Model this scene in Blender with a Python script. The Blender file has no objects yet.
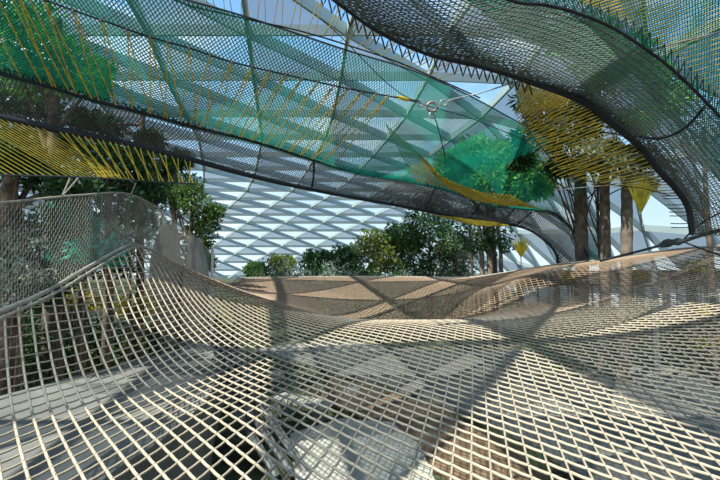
import bpy, math, random
import numpy as np
from mathutils import Vector

C = bpy.context.scene.collection
rng = np.random.default_rng(7)
random.seed(7)

# ---------------------------------------------------------------- camera
CZ = 4.5            # eye height over the ground; z in the tables below is relative to the eye
F = 429.0
PITCH = math.atan(22 / F)
cam_d = bpy.data.cameras.new('camera')
cam_d.sensor_width = 36
cam_d.lens = 36 * F / 720
cam_d.clip_end = 600
cam_d.clip_start = 0.05
cam = bpy.data.objects.new('camera', cam_d)
C.objects.link(cam)
cam.location = (0, 0, CZ)
cam.rotation_euler = (math.pi / 2 + PITCH, 0, 0)
bpy.context.scene.camera = cam

# ---------------------------------------------------------------- world, sun, exposure
scn = bpy.context.scene
scn.view_settings.view_transform = 'Standard'
scn.view_settings.look = 'None'
scn.view_settings.gamma = 1
scn.view_settings.exposure = 0.12
w = bpy.data.worlds.new('sky')
scn.world = w
w.use_nodes = True
nt = w.node_tree
nt.nodes.clear()
out = nt.nodes.new('ShaderNodeOutputWorld')
bg = nt.nodes.new('ShaderNodeBackground')
tc = nt.nodes.new('ShaderNodeTexCoord')
sep = nt.nodes.new('ShaderNodeSeparateXYZ')
grad = nt.nodes.new('ShaderNodeValToRGB')
noi = nt.nodes.new('ShaderNodeTexNoise')
cr = nt.nodes.new('ShaderNodeValToRGB')
mix = nt.nodes.new('ShaderNodeMix'); mix.data_type = 'RGBA'
nt.links.new(tc.outputs['Generated'], sep.inputs[0])
nt.links.new(sep.outputs['Z'], grad.inputs[0])
grad.color_ramp.elements[0].position = 0.0
grad.color_ramp.elements[0].color = (0.80, 0.87, 0.93, 1)
grad.color_ramp.elements[1].position = 0.55
grad.color_ramp.elements[1].color = (0.10, 0.36, 0.78, 1)
e = grad.color_ramp.elements.new(0.25); e.color = (0.36, 0.62, 0.90, 1)
mp = nt.nodes.new('ShaderNodeMapping')
mp.inputs['Scale'].default_value = (1, 1, 2.2)
nt.links.new(tc.outputs['Generated'], mp.inputs[0])
nt.links.new(mp.outputs[0], noi.inputs['Vector'])
noi.inputs['Scale'].default_value = 2.6
noi.inputs['Detail'].default_value = 6
cr.color_ramp.elements[0].position = 0.50
cr.color_ramp.elements[1].position = 0.68
nt.links.new(noi.outputs[0], cr.inputs[0])
nt.links.new(cr.outputs[0], mix.inputs['Factor'])
nt.links.new(grad.outputs[0], mix.inputs['A'])
mix.inputs['B'].default_value = (0.95, 0.96, 0.98, 1)
nt.links.new(mix.outputs['Result'], bg.inputs[0])
bg.inputs[1].default_value = 1.15
nt.links.new(bg.outputs[0], out.inputs[0])

sd = bpy.data.lights.new('sun', 'SUN')
sd.energy = 8.5
sd.angle = math.radians(0.6)
sd.color = (1.0, 0.95, 0.88)
sun = bpy.data.objects.new('sun', sd)
C.objects.link(sun)
SUN_DIR = Vector((0.42, 0.38, -0.95)).normalized()     # the way the light travels: from behind and left
sun.rotation_euler = SUN_DIR.to_track_quat('-Z', 'Y').to_euler()


# ---------------------------------------------------------------- helpers
def P(px, py, Y):
    """point at forward distance Y that the photograph shows at px, py"""
    dx, dy, dz = px - 360, F, -(py - 240)
    c, s = math.cos(PITCH), math.sin(PITCH)
    y = dy * c - dz * s
    z = dy * s + dz * c
    return np.array((dx / y * Y, Y, CZ + z / y * Y))


def mat(name, col, rough=0.8, spec=0.2, var=0.25, scale=6.0, trans=0.0, metal=0.0, bump=0.0, col2=None, emit=None):
    m = bpy.data.materials.new(name)
    m.use_nodes = True
    n = m.node_tree
    b = n.nodes['Principled BSDF']
    b.inputs['Roughness'].default_value = rough
    b.inputs['Specular IOR Level'].default_value = spec
    b.inputs['Metallic'].default_value = metal
    t = n.nodes.new('ShaderNodeTexCoord')
    no = n.nodes.new('ShaderNodeTexNoise')
    no.inputs['Scale'].default_value = scale
    no.inputs['Detail'].default_value = 5
    n.links.new(t.outputs['Object'], no.inputs['Vector'])
    r = n.nodes.new('ShaderNodeValToRGB')
    a = [max(0, c * (1 - var)) for c in col]
    bb = list(col2) if col2 else [min(1, c * (1 + var)) for c in col]
    r.color_ramp.elements[0].position = 0.35
    r.color_ramp.elements[1].position = 0.65
    r.color_ramp.elements[0].color = (*a, 1)
    r.color_ramp.elements[1].color = (*bb, 1)
    n.links.new(no.outputs[0], r.inputs[0])
    n.links.new(r.outputs[0], b.inputs['Base Color'])
    if bump:
        bp = n.nodes.new('ShaderNodeBump')
        bp.inputs['Strength'].default_value = bump
        n.links.new(no.outputs[0], bp.inputs['Height'])
        n.links.new(bp.outputs[0], b.inputs['Normal'])
    if trans:
        tr = n.nodes.new('ShaderNodeBsdfTranslucent')
        n.links.new(r.outputs[0], tr.inputs[0])
        ms = n.nodes.new('ShaderNodeMixShader')
        ms.inputs[0].default_value = trans
        n.links.new(b.outputs[0], ms.inputs[1])
        n.links.new(tr.outputs[0], ms.inputs[2])
        n.links.new(ms.outputs[0], n.nodes['Material Output'].inputs[0])
    return m


def glass_mat(name, tint, body, amount):
    m = bpy.data.materials.new(name)
    m.use_nodes = True
    n = m.node_tree
    n.nodes.clear()
    o = n.nodes.new('ShaderNodeOutputMaterial')
    tr = n.nodes.new('ShaderNodeBsdfTransparent'); tr.inputs[0].default_value = (*tint, 1)
    df = n.nodes.new('ShaderNodeBsdfDiffuse'); df.inputs[0].default_value = (*body, 1)
    tl = n.nodes.new('ShaderNodeBsdfTranslucent'); tl.inputs[0].default_value = (*body, 1)
    m1 = n.nodes.new('ShaderNodeMixShader'); m1.inputs[0].default_value = 0.5
    m2 = n.nodes.new('ShaderNodeMixShader'); m2.inputs[0].default_value = amount
    n.links.new(df.outputs[0], m1.inputs[1]); n.links.new(tl.outputs[0], m1.inputs[2])
    n.links.new(tr.outputs[0], m2.inputs[1]); n.links.new(m1.outputs[0], m2.inputs[2])
    n.links.new(m2.outputs[0], o.inputs[0])
    return m


M = dict(
    rope=mat('beige_rope', (0.50, 0.375, 0.265), 0.9, 0.1, 0.14, 3.0),
    rope_edge=mat('grey_beige_rope', (0.40, 0.35, 0.29), 0.9, 0.1, 0.2, 20.0),
    walnet=mat('grey_twine', (0.34, 0.31, 0.27), 0.9, 0.1, 0.2, 4.0),
    dark=mat('charcoal_twine', (0.075, 0.078, 0.085), 0.75, 0.3, 0.3, 2.0),
    grey=mat('grey_net_twine', (0.15, 0.13, 0.112), 0.75, 0.3, 0.3, 0.6, trans=0.2),
    greygreen=mat('grey_green_net_twine', (0.20, 0.25, 0.22), 0.75, 0.3, 0.4, 0.5, trans=0.2),
    black=mat('black_rope', (0.018, 0.019, 0.024), 0.6, 0.4, 0.3, 9.0),
    green=mat('green_net_twine', (0.010, 0.42, 0.31), 0.6, 0.2, 0.25, 0.7, trans=0.5),
    yellow=mat('yellow_cord', (0.78, 0.58, 0.07), 0.6, 0.3, 0.2, 5.0, trans=0.3),
    steel=mat('white_painted_steel', (0.44, 0.50, 0.50), 0.5, 0.3, 0.06, 0.6),
    chrome=mat('rusty_shackle_steel', (0.30, 0.20, 0.19), 0.45, 0.5, 0.3, 20.0, metal=0.5),
    cable=mat('steel_cable', (0.35, 0.35, 0.34), 0.4, 0.5, 0.2, 20.0, metal=0.4),
    bark=mat('bark', (0.16, 0.115, 0.085), 0.95, 0.05, 0.45, 5.0, bump=0.6),
    palm_bark=mat('grey_brown_palm_bark', (0.215, 0.16, 0.125), 0.95, 0.05, 0.35, 4.0, bump=0.6),
    leaf=mat('dark_green_leaf', (0.05, 0.115, 0.035), 0.5, 0.3, 0.5, 1.6, trans=0.3),
    leaf2=mat('mid_green_leaf', (0.11, 0.19, 0.045), 0.5, 0.3, 0.5, 1.6, trans=0.35),
    leaf3=mat('olive_leaf', (0.20, 0.235, 0.05), 0.5, 0.3, 0.4, 1.2, trans=0.35),
    leaf4=mat('silvery_leaf', (0.27, 0.31, 0.23), 0.5, 0.3, 0.45, 1.3, trans=0.2),
    leafteal=mat('blue_green_leaf', (0.05, 0.52, 0.36), 0.5, 0.3, 0.4, 1.3, trans=0.3),
    leafemerald=mat('bright_green_leaf', (0.24, 0.55, 0.10), 0.5, 0.3, 0.5, 1.3, trans=0.4),
    leafyellow=mat('yellow_leaf', (0.62, 0.50, 0.05), 0.5, 0.3, 0.4, 2.5, trans=0.35),
    brownrope=mat('brown_beige_rope', (0.40, 0.275, 0.185), 0.9, 0.1, 0.14, 3.0),
    soil=mat('brown_soil', (0.085, 0.062, 0.045), 1.0, 0.05, 0.6, 0.9, bump=0.5, col2=(0.10, 0.12, 0.06)),
    path=mat('grey_concrete', (0.20, 0.185, 0.165), 0.85, 0.15, 0.14, 1.5),
    pale=mat('pale_stone', (0.46, 0.415, 0.35), 0.85, 0.15, 0.12, 2.0),
    rock=mat('beige_rock', (0.50, 0.42, 0.36), 0.95, 0.1, 0.3, 1.2, bump=0.6),
    wood=mat('brown_timber', (0.20, 0.125, 0.075), 0.7, 0.2, 0.35, 3.0),
    wall=mat('grey_render', (0.13, 0.11, 0.095), 0.9, 0.1, 0.2, 1.0),
    pane=mat('sky_tinted_window_glass', (0.85, 0.88, 0.90), 0.5, 0.4, 0.18, 2.5),  # sky reflected in the panes is put into this pale base colour
    hose=mat('black_grey_hose', (0.14, 0.135, 0.135), 0.5, 0.4, 0.5, 2.0),
    glass=glass_mat('clear_roof_glass', (0.84, 0.96, 0.96), (0.75, 0.82, 0.86), 0.12),
    frit=glass_mat('grey_fritted_roof_glass', (0.36, 0.45, 0.50), (0.30, 0.36, 0.40), 0.42),
    white=mat('white_plastic', (0.75, 0.75, 0.73), 0.5, 0.3, 0.05, 2.0),
)


def graded_rope(name, near, far):
    # rope colour goes from beige close to the eye to brown in the far bowl
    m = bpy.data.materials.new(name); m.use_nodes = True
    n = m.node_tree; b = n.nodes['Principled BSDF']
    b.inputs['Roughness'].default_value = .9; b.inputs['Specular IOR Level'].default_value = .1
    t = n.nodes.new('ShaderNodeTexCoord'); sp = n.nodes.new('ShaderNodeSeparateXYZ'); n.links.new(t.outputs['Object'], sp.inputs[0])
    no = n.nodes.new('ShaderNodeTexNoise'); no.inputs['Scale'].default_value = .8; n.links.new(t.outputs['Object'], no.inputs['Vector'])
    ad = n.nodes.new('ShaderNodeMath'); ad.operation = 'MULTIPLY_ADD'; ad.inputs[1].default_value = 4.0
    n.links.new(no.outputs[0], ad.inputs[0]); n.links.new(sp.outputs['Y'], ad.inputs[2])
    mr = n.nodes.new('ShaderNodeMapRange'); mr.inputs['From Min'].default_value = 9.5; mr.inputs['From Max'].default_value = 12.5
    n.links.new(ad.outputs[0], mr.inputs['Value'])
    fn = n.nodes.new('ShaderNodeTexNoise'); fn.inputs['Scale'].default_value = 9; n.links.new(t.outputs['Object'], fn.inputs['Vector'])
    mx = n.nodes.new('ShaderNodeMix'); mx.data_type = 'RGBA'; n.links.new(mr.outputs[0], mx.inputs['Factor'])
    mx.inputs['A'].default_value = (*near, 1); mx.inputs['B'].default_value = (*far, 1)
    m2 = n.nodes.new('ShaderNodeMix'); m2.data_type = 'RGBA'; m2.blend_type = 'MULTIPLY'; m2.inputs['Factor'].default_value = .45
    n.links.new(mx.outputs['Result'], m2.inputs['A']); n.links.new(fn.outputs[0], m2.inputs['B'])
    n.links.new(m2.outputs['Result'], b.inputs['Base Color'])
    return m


M['rope'] = graded_rope('beige_rope', (.68, .54, .40), (.52, .345, .235))
M['brownrope'] = graded_rope('brown_beige_rope', (.56, .44, .32), (.43, .28, .185))
M['knot'] = mat('dark_knot_twine', (.13, .115, .10), .9, .1, .3, 20.0)


def tag(o, label=None, cat=None, group=None, kind=None):
    if label: o['label'] = label
    if cat: o['category'] = cat
    if group: o['group'] = group
    if kind: o['kind'] = kind
    return o


def empty(name, loc, label=None, cat=None, group=None, kind=None):
    o = bpy.data.objects.new(name, None)
    C.objects.link(o)
    o.location = [float(a) for a in loc]
    o.empty_display_size = 0.2
    return tag(o, label, cat, group, kind)


class MB:
    """collects vertices (world space) and faces of ONE object"""
    def __init__(self):
        self.v = []; self.f = []; self.n = 0; self.mi = []

    def add(self, v, f, mi=0):
        v = np.asarray(v, float).reshape(-1, 3)
        f = np.asarray(f, int)
        self.v.append(v)
        self.f.append(f + self.n)
        self.mi.append(np.full(len(f), mi))
        self.n += len(v)
        return self

    def tube(self, pts, r, sides=4, cap=True):
        p = np.asarray(pts, float)
        if len(p) < 2: return self
        t = np.gradient(p, axis=0)
        t /= np.linalg.norm(t, axis=1)[:, None] + 1e-12
        mt = t.mean(0)
        up = np.array((0, 0, 1.0)) if abs(mt[2]) < 0.8 * np.linalg.norm(mt) + 1e-9 else np.array((0, 1.0, 0))
        if np.linalg.norm(p[-1] - p[0]) < 1e-6: up = np.array((0.1, 1.0, 0.2))
        a = np.cross(t, up); a /= np.linalg.norm(a, axis=1)[:, None] + 1e-9
        b = np.cross(t, a)
        rr = np.broadcast_to(np.asarray(r, float), (len(p),))
        ang = np.arange(sides) * 2 * math.pi / sides + math.pi / 4
        ring = p[:, None] + rr[:, None, None] * (a[:, None] * np.cos(ang)[None, :, None] + b[:, None] * np.sin(ang)[None, :, None])
        n = len(p)
        i = np.arange(n - 1)[:, None] * sides
        k = np.arange(sides)[None]
        k2 = (k + 1) % sides
        f = np.stack([i + k, i + k2, i + sides + k2, i + sides + k], -1).reshape(-1, 4)
        self.add(ring.reshape(-1, 3), f)
        if cap and sides == 4:
            self.add(ring[0], [[3, 2, 1, 0]]); self.add(ring[-1], [[0, 1, 2, 3]])
        return self

    def box(self, c, s, rz=0.0):
        x, y, z = np.asarray(s) / 2
        v = np.array([(i * x, j * y, k * z) for i in (-1, 1) for j in (-1, 1) for k in (-1, 1)], float)
        ca, sa = math.cos(rz), math.sin(rz)
        v = np.stack([v[:, 0] * ca - v[:, 1] * sa, v[:, 0] * sa + v[:, 1] * ca, v[:, 2]], 1) + np.asarray(c, float)
        return self.add(v, [[0, 1, 3, 2], [4, 6, 7, 5], [0, 4, 5, 1], [2, 3, 7, 6], [0, 2, 6, 4], [1, 5, 7, 3]])

    def build(self, name, m, parent=None, smooth=False):
        vv = np.concatenate(self.v)
        quads = [f for f in self.f if f.shape[1] == 4]
        tris = [f for f in self.f if f.shape[1] == 3]
        miq = [q for q, f in zip(self.mi, self.f) if f.shape[1] == 4]
        mit = [q for q, f in zip(self.mi, self.f) if f.shape[1] == 3]
        origin = np.zeros(3)
        if parent is not None:
            origin = np.array(parent_origin(parent))
        else:
            origin = np.array([vv[:, 0].mean(), vv[:, 1].mean(), vv[:, 2].min()])
        me = bpy.data.meshes.new(name)
        me.vertices.add(len(vv))
        me.vertices.foreach_set('co', (vv - origin).astype(np.float32).ravel())
        idx = []; tot = []
        if quads:
            q = np.concatenate(quads); idx.append(q.ravel()); tot.append(np.full(len(q), 4))
        if tris:
            q = np.concatenate(tris); idx.append(q.ravel()); tot.append(np.full(len(q), 3))
        idx = np.concatenate(idx); tot = np.concatenate(tot)
        me.loops.add(len(idx)); me.loops.foreach_set('vertex_index', idx.astype(np.int32))
        me.polygons.add(len(tot))
        st = np.concatenate([[0], np.cumsum(tot)[:-1]])
        me.polygons.foreach_set('loop_start', st.astype(np.int32))
        me.polygons.foreach_set('loop_total', tot.astype(np.int32))
        ms = m if isinstance(m, (list, tuple)) else [m]
        for x in ms: me.materials.append(x)
        if len(ms) > 1:
            me.polygons.foreach_set('material_index', np.concatenate(miq + mit).astype(np.int32))
        me.polygons.foreach_set('use_smooth', np.full(len(tot), bool(smooth)))
        me.update(calc_edges=True)
        me.validate()
        o = bpy.data.objects.new(name, me)
        C.objects.link(o)
        if parent is not None:
            o.parent = parent
        else:
            o.location = origin
        return o


def parent_origin(p):
    l = Vector(p.location)
    while p.parent:
        p = p.parent
        l = l + Vector(p.location)
    return tuple(l)


def smooth_line(pts, n):
    """Catmull-Rom through pts, n samples, about even in the control parameter"""
    p = np.asarray(pts, float)
    q = np.concatenate([[2 * p[0] - p[1]], p, [2 * p[-1] - p[-2]]])
    t = np.linspace(0, len(p) - 1 - 1e-9, n)
    i = t.astype(int); u = (t - i)[:, None]
    a, b, c, d = q[i], q[i + 1], q[i + 2], q[i + 3]
    return 0.5 * (2 * b + (c - a) * u + (2 * a - 5 * b + 4 * c - d) * u ** 2 + (3 * b - a - 3 * c + d) * u ** 3)


def even(pts, n):
    d = smooth_line(pts, 400)
    s = np.concatenate([[0], np.cumsum(np.linalg.norm(np.diff(d, axis=0), axis=1))])
    t = np.linspace(0, s[-1], n)
    return np.stack([np.interp(t, s, d[:, k]) for k in range(3)], 1)


def edge(tab, n=121):
    return even([P(*t) for t in tab], n)


class Ruled:
    """net surface between two edges a(u), b(u), bulging sideways in the middle"""
    def __init__(self, a, b, bulge=0.0, sag=0.0):
        self.a, self.b, self.bulge, self.sag = a, b, bulge, sag

    def __call__(self, u, v):
        u = np.asarray(u, float); v = np.asarray(v, float)
        x = u * (len(self.a) - 1)
        i = np.clip(x.astype(int), 0, len(self.a) - 2); f = (x - i)[..., None]
        A = self.a[i] * (1 - f) + self.a[i + 1] * f
        B = self.b[i] * (1 - f) + self.b[i + 1] * f
        p = A * (1 - v[..., None]) + B * v[..., None]
        k = (4 * v * (1 - v))[..., None]
        return p + k * np.array((0, self.bulge, 0)) - k * np.array((0, 0, self.sag))


def diamond_net(S, nu, nv, r, mb=None, jitter=0.0):
    """two families of twines crossing in diamonds; nu, nv = cells along and across"""
    mb = mb or MB()
    for sgn in (1, -1):
        for k in range(-nv if sgn == 1 else 0, nu + (1 if sgn == 1 else nv + 1)):
            # u*nu = k + sgn * v*nv
            vv = np.linspace(0, 1, nv * 1 + 1)
            uu = (k + sgn * vv * nv) / nu
            ok = (uu >= -1e-9) & (uu <= 1 + 1e-9)
            if ok.sum() < 2: continue
            p = S(np.clip(uu[ok], 0, 1), vv[ok])
            if jitter: p = p + rng.normal(0, jitter, p.shape)
            mb.tube(p, r(np.clip(uu[ok], 0, 1)) if callable(r) else r, 4, cap=False)
    return mb


def square_net(S, nu, nv, r, mb=None):
    mb = mb or MB()
    for k in range(nu + 1):
        vv = np.linspace(0, 1, max(6, nv // 2))
        mb.tube(S(np.full_like(vv, k / nu), vv), r, 4, cap=False)
    for k in range(nv + 1):
        uu = np.linspace(0, 1, max(12, nu))
        mb.tube(S(uu, np.full_like(uu, k / nv)), r, 4, cap=False)
    return mb


def cord_mesh(a, b, r, name, m, parent, sag=0.02, sides=4):
    a = np.asarray(a, float); b = np.asarray(b, float)
    t = np.linspace(0, 1, 5)[:, None]
    p = a * (1 - t) + b * t
    p[:, 2] -= (4 * t * (1 - t))[:, 0] * sag * np.linalg.norm(b - a)
    return MB().tube(p, r, sides).build(name, m, parent)


def zigzag(edge_pts, other_pts, r, name, m, parent):
    n = len(edge_pts)
    z = np.empty((2 * n, 3)); z[0::2] = edge_pts; z[1::2] = other_pts
    q = []
    for i in range(len(z) - 1):
        q += [z[i], z[i] * .5 + z[i + 1] * .5]
    return MB().tube(np.array(q + [z[-1]]), r, 4).build(name, m, parent)


def leaves(mb, centers, n, size, aspect=0.45, rad=1.0, droop=0.0):
    """n leaves scattered about cluster centres; each leaf two folded triangles pairs"""
    c = np.asarray(centers, float)
    k = rng.integers(0, len(c), n)
    d = rng.normal(0, 1, (n, 3)); d /= np.linalg.norm(d, axis=1)[:, None]
    rr = rad * rng.random(n) ** 0.45
    pos = c[k, :3] + d * (rr * (c[k, 3] if c.shape[1] > 3 else 1))[:, None] * np.array((1, 1, .75))
    a = d * .6 + rng.normal(0, .7, (n, 3)); a[:, 2] -= droop
    a /= np.linalg.norm(a, axis=1)[:, None]
    s = np.cross(a, rng.normal(0, 1, (n, 3))); s /= np.linalg.norm(s, axis=1)[:, None]
    nn = np.cross(a, s)
    L = (size * (0.6 + .8 * rng.random(n)))[:, None]
    W = L * aspect * .5
    base = pos; tip = pos + a * L - nn * L * .18
    m1 = pos + a * L * .45 + s * W + nn * L * .1
    m2 = pos + a * L * .45 - s * W + nn * L * .1
    v = np.stack([base, m1, tip, m2], 1).reshape(-1, 3)
    i = np.arange(n)[:, None] * 4
    f = np.concatenate([i + np.array([[0, 1, 2]]), i + np.array([[0, 2, 3]])])
    mb.add(v, f)
    return mb


def tree(name, x, y, top_z, clusters, nleaf, lsize, lm, label, cat='tree', group=None, r=0.14, bark=None, base=0.0, aspect=.45, droop=0.0, lean=(0, 0)):
    """clusters: list of (dx, dy, z, radius) of the crown, z over ground"""
    e = empty(name, (x, y, base), label, cat, group)
    cz = np.array([c for c in clusters], float)
    cz[:, 0] += x; cz[:, 1] += y
    tp = [(x, y, base - .05), (x + lean[0] * .3 + .06, y, base + (top_z - base) * .4), (x + lean[0] * .8 - .04, y + lean[1], base + (top_z - base) * .75), (x + lean[0], y + lean[1], top_z)]
    line = smooth_line(tp, 14)
    MB().tube(line, np.linspace(r, r * .5, 14), 8, cap=False).build('trunk', bark or M['bark'], e, smooth=True)
    br = MB()
    for k, c in enumerate(cz):
        i = 7 + (k % 6)
        s = line[i]
        mid = (s + c[:3]) / 2 + np.array((0, 0, .12))
        br.tube(smooth_line([s, mid, c[:3]], 7), np.linspace(r * .4, r * .12, 7), 5, cap=False)
        for q in range(3):
            d = rng.normal(0, 1, 3); d /= np.linalg.norm(d)
            br.tube([c[:3], c[:3] + d * c[3] * .7], r * .1, 4, cap=False)
    br.build('branches', bark or M['bark'], e)
    lf = leaves(MB(), cz, nleaf, lsize, aspect, 1.0, droop)
    lf.build('foliage', lm, e)
    return e


# ================================================================ THE SETTING
g = MB()
nx, ny = 60, 60
gx = np.linspace(-110, 110, nx); gy = np.linspace(-30, 150, ny)
X, Y_ = np.meshgrid(gx, gy, indexing='ij')
Z_ = rng.normal(0, .015, X.shape)
v = np.stack([X, Y_, Z_ - .02], -1).reshape(-1, 3)
i, j = np.meshgrid(np.arange(nx - 1), np.arange(ny - 1), indexing='ij')
k = (i * ny + j).ravel()
g.add(v, np.stack([k, k + ny, k + ny + 1, k + 1], 1))
tag(g.build('floor', M['soil'], smooth=True), kind='structure')


def slab(name, pts, z0, z1, m, label=None, kind='structure', cat=None):
    pts = [np.asarray(p, float) for p in pts]
    n = len(pts)
    mb = MB()
    top = [(p[0], p[1], z1) for p in pts]; bot = [(p[0], p[1], z0) for p in pts]
    c = np.mean(np.array(top), 0)
    vs = top + bot + [tuple(c)]
    f = [[i, (i + 1) % n, 2 * n] for i in range(n)]
    mb.add(vs, f)
    mb.add(top + bot, [[i + n, (i + 1) % n + n, (i + 1) % n, i] for i in range(n)])
    return tag(mb.build(name, m), label, cat, kind=kind)


def gp(px, py, z=0.0):
    """where the sight line through px, py meets height z"""
    a = P(px, py, 1.0)
    t = (z - CZ) / (a[2] - CZ)
    return np.array((a[0] * t, t, z))


def catline(pts, n): return smooth_line(np.array(pts), n)


# left raised concrete terrace with its curved edge
tz = 1.9
L = [gp(*p, tz) for p in [(228, 336), (222, 350), (215, 368), (211, 388), (200, 408), (176, 430), (150, 452), (112, 476), (60, 520)]]
L = list(catline(L, 30)) + [gp(-200, 560, tz), gp(-200, 440, tz), gp(0, 396, tz), gp(60, 380, tz), gp(130, 362, tz), gp(200, 343, tz)]
slab('trim_1', L, -.02, tz, M['path'])
# lip stones along that edge
lip = catline([gp(*p, tz) for p in [(222, 350), (215, 368), (211, 388), (200, 408), (176, 430), (150, 452), (112, 476), (60, 520)]], 30)
lm = MB()
lm.tube(lip + np.array((0, 0, .03)), .09, 4)
tag(lm.build('trim_2', M['path']), kind='structure')
# broad curved concrete path to the right
up = catline([gp(*p) for p in [(255, 352), (330, 342), (420, 352), (520, 352), (640, 350), (760, 352)]], 24)
lo = catline([gp(*p) for p in [(330, 372), (400, 392), (460, 415), (520, 440), (600, 490), (720, 560)]], 24)
slab('trim_3', list(up) + list(lo[::-1]), -.02, .10, M['path'])
# brown timber strips between the path and the pale deck
t0 = [gp(330, 378), gp(390, 392), gp(440, 412), gp(500, 440), gp(560, 490), gp(480, 500), gp(430, 470), gp(380, 430), gp(320, 400)]
slab('trim_4', t0, -.02, .07, M['wood'])
slab('trim_5', [gp(290, 440), gp(340, 424), gp(392, 428), gp(420, 452), gp(440, 500), gp(300, 520)], -.02, .16, M['pale'])


# ---------------------------------------------------------------- glass roof
ROWY = [262 - 237, 72, 110, 134, 152, 166, 178, 188, 197, 205, 213, 221, 229, 237, 245, 253, 261, 269, 277]
XB = [348, 341, 333, 325, 316, 308, 300, 292, 281, 270, 258, 247, 236, 224, 213, 201, 190, 179, 168]
SP = [100, 87, 74, 63, 57, 52, 48, 45, 43, 41, 39, 38, 36, 35, 34, 33, 32, 31, 30]
c0, c1 = -7, 9
rows = []
for r in range(-8, 19):
    row = []
    for c in range(c0, c1 + 1):
        if r >= 1 - 1 and r < 19:
            Yr = 16.1 + 4.5 * r
            p = P(XB[r] + SP[r] * c, ROWY[r], Yr)
            x, y, z = p
        else:
            y = 16.1 + 4.5 * r
            x = -.45 + .77 * (-r) + 3.75 * c
            z = CZ + 8.9
        z -= .03 * max(0, x - 5) ** 2 * (1 if x < 25 else 1)
        row.append((x, y, z))
    rows.append(row)
N = np.array(rows)          # [row, col, xyz]
roof = empty('ceiling', (0, 30, CZ + 9), kind='structure')


def beam_run(pts, depth, width, name):
    p = np.asarray(pts, float)
    t = np.gradient(p, axis=0); t /= np.linalg.norm(t, axis=1)[:, None]
    s = np.cross(t, (0, 0, 1)); s /= np.linalg.norm(s, axis=1)[:, None]
    dn = np.cross(s, t); dn *= np.sign(-dn[:, 2:3] + 1e-9)
    a = s * width / 2
    v = np.stack([p + a, p - a, p - a + dn * depth, p + a + dn * depth], 1)
    n = len(p)
    i = np.arange(n - 1)[:, None] * 4; k = np.arange(4)[None]; k2 = (k + 1) % 4
    MB().add(v.reshape(-1, 3), np.stack([i + k, i + k2, i + 4 + k2, i + 4 + k], -1).reshape(-1, 4)).build(name, M['steel'], roof)


for r in range(len(N)):
    beam_run(N[r], .42, .10, 'cross_beam')
for c in range(N.shape[1]):
    beam_run(N[:, c], .40, .14, 'rib_beam')
nr, nc = N.shape[:2]
for s in range(-(nc - 2), nr - 1):
    pts = [N[s + k, k] for k in range(nc) if 0 <= s + k < nr]
    if len(pts) > 1: beam_run(pts, .50, .09, 'diagonal_beam')
gm = MB()
for r in range(nr - 1):
    for c in range(nc - 1):
        a, b, d, e_ = N[r, c], N[r, c + 1], N[r + 1, c], N[r + 1, c + 1]
        up_ = np.array((0, 0, .02))
        gm.add([a + up_, b + up_, e_ + up_], [[0, 1, 2]], 0)
        gm.add([a + up_, e_ + up_, d + up_], [[0, 1, 2]], 1)
gm.build('glass_panels', [M['glass'], M['frit']], roof)

# ================================================================ BIG BOUNCING NET
ctrl = np.array([
    (-4.6, -1, -1.2), (-4.5, 1, -1.2), (-4.3, 3.2, -1.0), (-4.3, 5.12, -.60), (-4.54, 7.04, -.13), (-4.74, 8.96, .36), (-4.86, 10.9, .04),
    (-4.86, 12.3, -.32), (-4.86, 14.1, -.76), (-5.1, 16, -.87), (-5.3, 18, -.85), (-5.5, 20.5, -.76),
    (-3.2, 8.96, -.75), (-1.9, 8.6, -1.1), (-2.7, 6.2, -1.28), (-3.5, 5.1, -1.15), (-3.8, 7, -.70), (-3.6, 3.2, -1.3), (-3.3, 11.5, -.70), (-1.75, 10.2, -1.04), (-.45, 9, -1.18), (.8, 8, -1.12),
    (2, 8, -1.1), (3.5, 8, -1.05), (6, 8, -.58), (4.5, 4, -1.25), (5, 12, -.33), (4, 9, -.98), (7, 10, -.12),
    (0, -1, -1.5), (0, 1, -1.5), (0, 3, -1.5), (0, 5.5, -1.4), (2, 4, -1.45), (3, 6, -1.25), (-1.5, 4, -1.42), (5, 2, -1.3), (5, -1, -1.3), (-2.2, 1.5, -1.45),
    (0, 12, -1.7), (0, 15, -1.45), (-1.2, 13, -1.5), (-3.2, 15, -1.1), (0, 18, -1.15), (4, 15, -1.0), (3.4, 11, -1.25),
    (-.5, 22, -.75), (5.6, 22, -.77), (2.5, 22, -.77), (-3, 21, -.75), (7.46, 20, -.37), (7.93, 17, -.08), (8.5, 14, .13), (8.4, 10, .37), (8.3, 8, .45), (8.2, 5, .3), (8, 2, 0), (8, -1, -.2)])


def tps_fit(c):
    xy = c[:, :2]; n = len(c)
    d = np.linalg.norm(xy[:, None] - xy[None], axis=2)
    K = np.where(d > 0, d ** 2 * np.log(d + 1e-12), 0)
    Pm = np.concatenate([np.ones((n, 1)), xy], 1)
    A = np.zeros((n + 3, n + 3)); A[:n, :n] = K + np.eye(n) * .02; A[:n, n:] = Pm; A[n:, :n] = Pm.T
    return np.linalg.solve(A, np.concatenate([c[:, 2], [0, 0, 0]]))


TW = tps_fit(ctrl)


def net_z(xy):
    xy = np.asarray(xy, float)
    d = np.linalg.norm(xy[:, None] - ctrl[None, :, :2], axis=2)
    K = np.where(d > 0, d ** 2 * np.log(d + 1e-12), 0)
    n = len(ctrl)
    return CZ + K @ TW[:n] + TW[n] + xy @ TW[n + 1:]


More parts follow.
